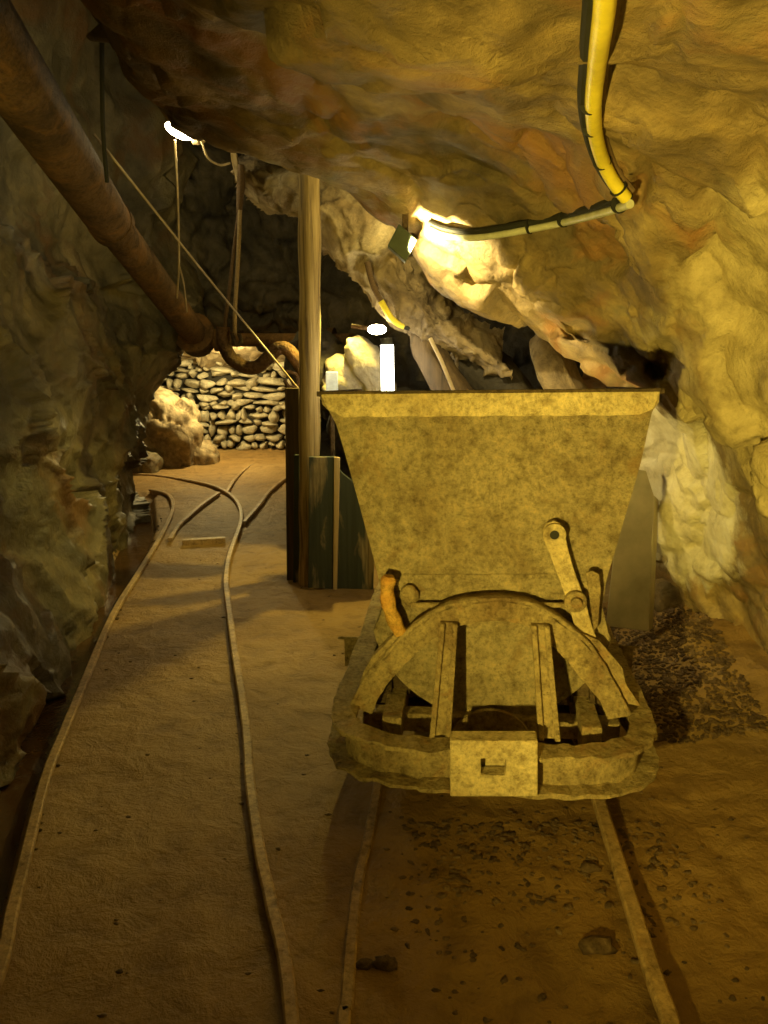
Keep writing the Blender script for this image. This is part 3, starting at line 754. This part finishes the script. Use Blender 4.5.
# ------------------------------------------------------------------ roof cables (fixed to the rock)
def on_ceil(px, py, off=.03, Ydef=2.5):
    d = ray(px, py).normalized(); h = ceil_b.ray_cast(CAM, d)
    if h[0] is None: return P(px, py, Ydef)
    return h[0]-d*off
def relax(pts, k=2):
    for _ in range(k): pts = [pts[0]]+[(pts[i-1]+pts[i]*2+pts[i+1])/4 for i in range(1, len(pts)-1)]+[pts[-1]]
    return pts
ycab = empty('yellow_cable', on_ceil(596,60), 'yellow cable in black sleeve, tied up along the roof at the upper right', 'cable')
yp = [(610,-190),(608,-90),(606,0),(600,40),(596,75),(593,100),(594,130),(602,160),(613,182),(626,198)]
yl = relax(spline([on_ceil(x, y, .10) for x, y in yp], 60), 16)
MB().tube(yl, .0175, 12).build('yellow_core', 'yellow', ycab)
def sidecab(off, r, mat, nm): MB().tube([p+off for p in yl], r, 10).build(nm, mat, ycab)
sidecab(Vector((-.022,0,.014)), .012, 'black', 'black_sleeve')
sidecab(Vector((.018,.01,.02)), .010, 'rope_dark', 'brown_cable')
for k in (34, 39, 47, 56):
    d_ = (yl[k+1]-yl[k-1]).normalized(); MB().disc(yl[k]+Vector((-.005,0,.006)), d_, .0235, .006, 18).build('cable_tie', 'black', ycab)
cc = empty('conduit_run', on_ceil(560,222), 'pale green conduit with a black cable on top, running left to the bright lamp', 'conduit')
cl = relax(spline([on_ceil(x, y, .05) for x, y in ((630,204),(606,212),(562,223),(515,232),(475,238),(446,235),(430,228))], 50), 8)
MB().tube(cl, .0125, 12).build('conduit', 'conduit', cc)
MB().tube([p+Vector((-.004,.0,.022)) for p in cl], .012, 10).build('black_cable', 'black', cc)
for k in (4, 16, 22):
    d_ = (cl[k+1]-cl[k-1]).normalized(); MB().disc(cl[k]+Vector((0,0,.01)), d_, .026, .006, 18).build('cable_tie', 'black', cc)
# cable down behind the ledge
yd = empty('drop_cable', P(370,268,4.4), 'yellow-banded cable dropping behind the rock ledge to the lit tube', 'cable')
yq = spline([P(x, y, 4.35) for x, y in ((367,262),(373,285),(382,303),(393,320),(408,328),(424,331),(436,333))], 36)
MB().tube(yq[:12], .016, 10).build('cable', 'rope_dark', yd); MB().tube(yq[11:23], .017, 10).build('yellow_cable', 'yellow', yd); MB().tube(yq[22:], .013, 10).build('cable', 'black', yd)
o = MB().tube([P(430,338,4.1), P(441,360,4.1), P(454,392,4.1), P(458,410,4.1), Vector((P(470,410,4.1).x, 4.1, .7))], .010, 8).build('thin_rod', 'wire'); tag(o, 'thin pale rod leaning on the dark log behind the cart', 'rod')
o = MB().tube(spline([P(201,140,4.6), P(208,158,4.6), P(220,165,4.65), P(230,163,4.7)], 14), .006, 6).build('lamp_cord', 'wire'); tag(o, 'short looping cord between the glaring lamp and the rope sling', 'cord')
o = MB().prism([P(x, y, 4.72) for x, y in ((229,140),(234,140),(239,170),(240,180),(236,181),(231,160))], (0, .04, 0)).build('wood_peg', 'wood_pale', bev=.003); tag(o, 'small pale wooden wedge under the roof above the rope sling', 'wedge')

# ------------------------------------------------------------------ rocks behind the cart
def boulder(name, c, sc, mat, seed, label, cat='rock', rot=None, n=48, amp=1., kind=None, group=None):
    v = []; f = []; m = n//2
    R = rot or Matrix.Identity(3)
    P_ = []
    for i in range(m+1):
        th = math.pi*i/m
        for k in range(n):
            ph = 2*math.pi*k/n
            u = Vector((math.sin(th)*math.cos(ph), math.sin(th)*math.sin(ph), math.cos(th)))
            u = Vector([math.copysign(abs(x)**.75, x) for x in u])
            P_.append(R @ Vector((u.x*sc[0], u.y*sc[1], u.z*sc[2])))
    a = np.array([list(x) for x in P_]); nr = a/(np.linalg.norm(a, axis=1)[:, None])
    s_ = min(sc)*2
    d = rock_disp(a/s_*1.0+seed, .3, .35, .02, 1.6)*s_*.35*amp
    a = a+nr*d[:, None]+np.array(list(c))
    for i in range(m):
        for k in range(n): q = (k+1) % n; f.append((i*n+k, i*n+q, (i+1)*n+q, (i+1)*n+k))
    o = link_mesh(name, a.tolist(), f, mat)
    if kind: o['kind'] = kind
    else: tag(o, label, cat, group)
    return o
def axis_rot(a, b):   # z axis along a->b
    return (b-a).to_track_quat('Z', 'Y').to_matrix()
boulder('boulder', (.20, 5.15, .42), (.40,.28,.66), 'rock_dark', 31., 'large dark rock pile in the gap between the post and the cart', n=72, amp=.6)
boulder('boulder', (.62, 4.5, .36), (.40,.28,.6), 'rock_dark', 33., 'dark rock pile right behind the middle of the cart tub', n=72, amp=.6)
# diagonal rock ledge
def ledge(name, top, bot, Ys, depth, mat, seed, nu=160, nv=70, **k):
    tp_ = spline([P(x, y, Yv) for (x, y), Yv in zip(top, Ys)], len(top)*2); bp_ = spline([P(x, y, Yv) for (x, y), Yv in zip(bot, Ys)], len(top)*2)
    rows = []
    for a, c in zip(tp_, bp_):
        mid = (a+c)/2
        rows.append([a+Vector((.05,depth,.15)), a+Vector((0,.04,.02)), a.lerp(c, .33)+Vector((0,-.05,0)), a.lerp(c, .66)+Vector((0,-.06,0)), c+Vector((0,.02,0)), c+Vector((-.02,depth*.5,-.0)), c+Vector((-.03,depth,.05))])
    return sheet(name, rows, nu, nv, mat, seed=seed, **k)
ledge('wall_ledge', [(235,158),(262,168),(300,170),(345,172),(392,205),(406,262),(432,302),(468,336),(505,358)],
      [(238,176),(268,204),(300,220),(335,258),(372,298),(408,326),(446,350),(478,366),(512,380)], [4.9,4.8,4.7,4.55,4.4,4.3,4.25,4.2,4.15], .4, 'rock_tan', 51., big=.03, facet=.06, fine=.014, fs=2.6)
boulder('boulder', P(346,385,5.0), (.16,.14,.16), 'rock_pale', 1., 'pale boulder behind the cart rim beside the lit tube', rot=Matrix.Rotation(.6, 3, 'Y'))
boulder('boulder', P(322,368,5.15), (.24,.2,.2), 'rock_dark', 2.3, 'dark brown rock under the level pipe, right of the post', rot=Matrix.Rotation(.8, 3, 'Y'))
boulder('boulder', P(372,372,4.9), (.10,.12,.22), 'rock_pale', 4., 'narrow pale rock leaning behind the lit tube', rot=Matrix.Rotation(-.5, 3, 'Y'))
a_, b_ = P(418,335,4.4), P(475,425,4.2)
o = boulder('log', (a_+b_)/2, (.085,.085,(b_-a_).length/2*1.1), 'wood_dark', 6., 'thick dark brown log leaning behind the middle of the cart rim', 'log', rot=axis_rot(a_, b_), amp=.5)
a_, b_ = P(470,350,4.5), P(530,420,4.2)
boulder('boulder', (a_+b_)/2, (.12,.12,.3), 'rock_dark', 7., 'long dark brown rock lying aslant right of the leaning log', rot=axis_rot(a_, b_), amp=.8)
a_, b_ = P(540,335,3.9), P(585,430,3.7)
boulder('boulder', (a_+b_)/2, (.10,.08,.26), 'rock_tan', 9., 'smooth grey-tan slab of rock behind the right part of the cart rim', rot=axis_rot(a_, b_), amp=.6)
boulder('boulder', P(668,612,3.7)+Vector((0,0,.05)), (.09,.1,.12), 'rock_ceiling', 12., 'rounded greenish rock right of the grey metal sheet')
boulder('boulder', P(655,560,4.0), (.15,.12,.22), 'rock_left', 14., 'dark reddish rock wedged behind the grey metal sheet')

# ------------------------------------------------------------------ dry stone wall and chamber rocks
YW = 9.6
def stone(mb, c, sc, R):
    n = 14; m = 8; k0 = len(mb.v); off = Vector(c)*11
    dirs = [(Vector((rnd.gauss(0,1), rnd.gauss(0,.6), rnd.gauss(0,1))).normalized(), rnd.uniform(.5, .85)) for _ in range(11)]
    for i in range(m+1):
        th = math.pi*i/m
        for k in range(n):
            ph = 2*math.pi*k/n; v = Vector((math.sin(th)*math.cos(ph), math.sin(th)*math.sin(ph), math.cos(th)))
            for d_, l_ in dirs:
                q = v.dot(d_)
                if q > l_: v = v-d_*(q-l_)
            v = v*(1+.12*mn.noise(v*2+off))
            v = R @ Vector((v.x*sc[0], v.y*sc[1], v.z*sc[2])); mb.v.append(Vector(c)+v)
    for i in range(m):
        for k in range(n):
            q = (k+1) % n; mb.f.append((k0+i*n+k, k0+i*n+q, k0+(i+1)*n+q, k0+(i+1)*n+k))
mb = MB(); zz = .0; rnd = random.Random(5)
while zz < 1.15:
    rh = rnd.uniform(.05, .125); x = -3.2+rnd.uniform(0, .2)
    while x < -.5:
        w = rnd.choice((rnd.uniform(.06,.14), rnd.uniform(.12,.36))); hgt = rh*rnd.uniform(.7, 1.15)
        R = Matrix.Rotation(rnd.uniform(-.22, .22), 3, 'Y')
        stone(mb, (x+w/2, YW+rnd.uniform(-.04, .04), zz+rh/2+rnd.uniform(-.02, .02)+.05), (w*.60, .13, hgt*.66), R)
        x += w*rnd.uniform(.9, 1.02)
    zz += rh*.93
sw = mb.build('dry_stone_wall', 'stone', sh=180)
for i, vv in enumerate(sw.data.vertices): pass
tag(sw, 'lit dry stone wall of stacked flat stones at the end of the left track', 'stone wall')
back = MB().box((-1.9, YW+.12, .8), (1.6,0,0), (0,.06,0), (0,0,.85)).build('wall_core', 'mortar', sw)
boulder('boulder', (-2.48, 8.75, .22), (.50,.4,.58), 'rock_tan', 17., 'big pale rock mound left of the dry stone wall', n=110, amp=.95)
boulder('boulder', (-2.1, 8.75, .06), (.28,.24,.2), 'rock_tan', 19., 'lower tan rock at the foot of the dry stone wall', n=72, amp=.5)
boulder('boulder', (-2.55, 8.2, .06), (.24,.2,.18), 'rock_left', 21., 'dark squat rock by the track bend, left end of the chamber', n=56, amp=.5)

# ------------------------------------------------------------------ lit things
lt = empty('tube_lamp', P(388,395,4.25), 'upright glowing white tube lamp behind the cart rim', 'lamp')
MB().tube([P(387,345,4.25), P(388,405,4.25)], .034, 16).build('glowing_tube', 'tube_on', lt)
MB().tube([P(386.5,338,4.25), P(387,346,4.25)], .03, 16).build('cap', 'black', lt)
q_ = P(388,404,4.25); MB().tube([q_, Vector((q_.x, q_.y, -.02))], .02, 12).build('stand', 'rust_dark', lt)
l2 = empty('level_lamp', P(375,330,4.4), 'small glaring lamp just above the upright glowing tube', 'lamp')
MB().ball(P(377,329.5,4.4), .034, (1.5, .8, .8), 14).build('bulb', 'bulb_on', l2)
MB().tube([P(352,326,4.45), P(372,329,4.4)], .012, 8).build('holder', 'rust_pipe', l2)
o = MB().box(P(332,383,4.7), (.035,0,0), (0,.02,0), (0,0,.065)).build('pale_box', 'panel', bev=.004); tag(o, 'small pale bluish-white box between the post and the glowing tube', 'box')
MB().tube([P(332,392,4.7), Vector((P(332,392,4.7).x, P(332,392,4.7).y, -.02))], .014, 10).build('stand', 'rust_dark', o)
l3 = empty('roof_lamp', P(180,131,4.6), 'glaring white lamp under the roof above the big pipe', 'lamp')
MB().ball(P(179,131,4.6), .05, (1.6,.8,.7), 14, rot=Matrix.Rotation(.45, 3, 'Y')).build('bulb', 'bulb_on', l3)
MB().ball(P(198,137,4.65), .045, (1.2,.8,.8), 12, .3).build('holder', 'rope', l3)
l4 = empty('spot_lamp', P(405,243,3.75), 'dark green lamp housing at the left end of the dazzling lit roof rock', 'lamp')
hc = P(402,244,3.28)
mb = MB(); mb.box(hc, Vector((.035,0,-.03)), (0,.05,0), Vector((.022,0,.04))); mb.build('housing', mat_plain('green_housing', (.06,.085,.06), .5), l4, bev=.004)
MB().box(hc+Vector((.012,0,.085)), (.012,0,0), (0,.012,0), (0,0,.055)).build('bracket', 'rust_dark', l4)

# ------------------------------------------------------------------ loose stones
rnd = random.Random(11); mb = MB()
for _ in range(4200):
    x = rnd.uniform(.95, 1.6); y = rnd.uniform(2.6, 3.9)
    if x > 1.42+.1*(y-3): continue
    r = rnd.uniform(.003, .011); mb.ball((x, y, fz(x, y)+r*.2), r, (1.4, 1, .6), 6, .9, Matrix.Rotation(rnd.uniform(0, 6), 3, 'Z'))
o = mb.build('gravel', 'gravel', smooth=False); tag(o, 'reddish-brown gravel spread right of and behind the cart', 'gravel', kind='stuff')
mb = MB()
for _ in range(420):
    x = rnd.uniform(-1.3, 1.2); y = rnd.uniform(1.1, 6.5)
    if rnd.random() < .5: x = rnd.uniform(.0, 1.1); y = rnd.uniform(1.1, 2.3)
    r = rnd.uniform(.002, .007); mb.ball((x, y, fz(x, y)+r*.1), r, (1.5, 1, .5), 6, .9)
for _ in range(260):
    y = rnd.uniform(1.5, 6.2); x = float(gutter_x(y))+rnd.choice((-1, 1))*rnd.uniform(.09, .17); r = rnd.uniform(.003, .009)
    mb.ball((x, y, fz(x, y)+r*.3), r, (1.2, 1, .7), 6, .5)
for _ in range(420):
    x = rnd.uniform(.05, .85); y = 1.35+abs(rnd.gauss(0, .35)); y = 2.15-abs(rnd.gauss(0, .22))
    r = rnd.uniform(.003, .010); mb.ball((x, y, fz(x, y)), r, (1.5, 1, .4), 7, .9, Matrix.Rotation(rnd.uniform(0, 6), 3, 'Z'))
o = mb.build('grit', 'gravel', sh=180); tag(o, 'fine grit and crumbs scattered over the muddy tunnel floor', 'grit', kind='stuff')
for (px, py, r, lab) in ((385,967,.022,'pale chip of stone left of the cart rails in the near mud'),(365,966,.016,'small dark chip beside the pale one in the near mud'),(610,792,.03,'flat stone chip at the foot of the right cart rail'),(598,950,.03,'rounded stone in the mud left of the shadowed rail'),(590,872,.02,'small stone on the mud between the cart rails')):
    g = F(px, py); g.z = fz(g.x, g.y)
    o = MB().ball(g+Vector((0,0,r*.3)), r, (1.4, .9, .6), 10, .5).build('pebble', 'gravel', sh=180); tag(o, lab, 'stone')

# ------------------------------------------------------------------ light
def point(name, loc, e, col, r=.05):
    l = bpy.data.lights.new(name, 'POINT'); l.energy = e; l.color = col; l.shadow_soft_size = r
    o = bpy.data.objects.new(name, l); COL.objects.link(o); o.location = loc; return o
def spot(name, loc, tgt, e, col, size, blend=.6, r=.04):
    l = bpy.data.lights.new(name, 'SPOT'); l.energy = e; l.color = col; l.shadow_soft_size = r; l.spot_size = math.radians(size); l.spot_blend = blend
    o = bpy.data.objects.new(name, l); COL.objects.link(o); o.location = loc
    o.rotation_euler = (Vector(tgt)-Vector(loc)).to_track_quat('-Z', 'Y').to_euler(); return o
WARM = (1, .735, .125)
spot('key_lamp', (-.55,-.25,.86), (1.0,2.2,1.28), 450, WARM, 72, 1., .03)
point('near_fill', (-.25,-.75,1.0), 6, WARM, .15)
spot('wall_lamp', (-.8,1.0,1.65), (-1.62,3.0,1.95), 100, WARM, 48, .8, .04)
spot('roof_spot', P(412,249,3.2), P(448,241,3.36), 46, (1,.80,.34), 118, .3, .006)
point('ledge_fill', (.03,4.15,2.15), 6, (1,.78,.28), .01)  # added unseen light that brightens the rock ledge, no fixture here
point('tube_light', P(392,352,4.05), 2, (1,.78,.3), .05)
point('roof_lamp_light', P(179,131,4.6)+Vector((0,-.12,-.05)), 2, (1,.78,.25), .04)
point('chamber_light', (-1.75,8.55,1.2), 80, (1,.8,.34), .05)
point('drift_light', (-.9,5.6,1.75), 3, (1,.72,.2), .04)
point('hidden_cart_lamp', (.62,3.3,.98), 9, (1,.78,.25), .03)
spot('passage_lamp', (-.2,4.75,1.65), (-.75,4.2,0), 75, (1,.76,.15), 105, .5, .02)
W = bpy.data.worlds.new('world'); S.world = W; W.use_nodes = True
W.node_tree.nodes['Background'].inputs[0].default_value = (.012,.009,.002,1); W.node_tree.nodes['Background'].inputs[1].default_value = .4
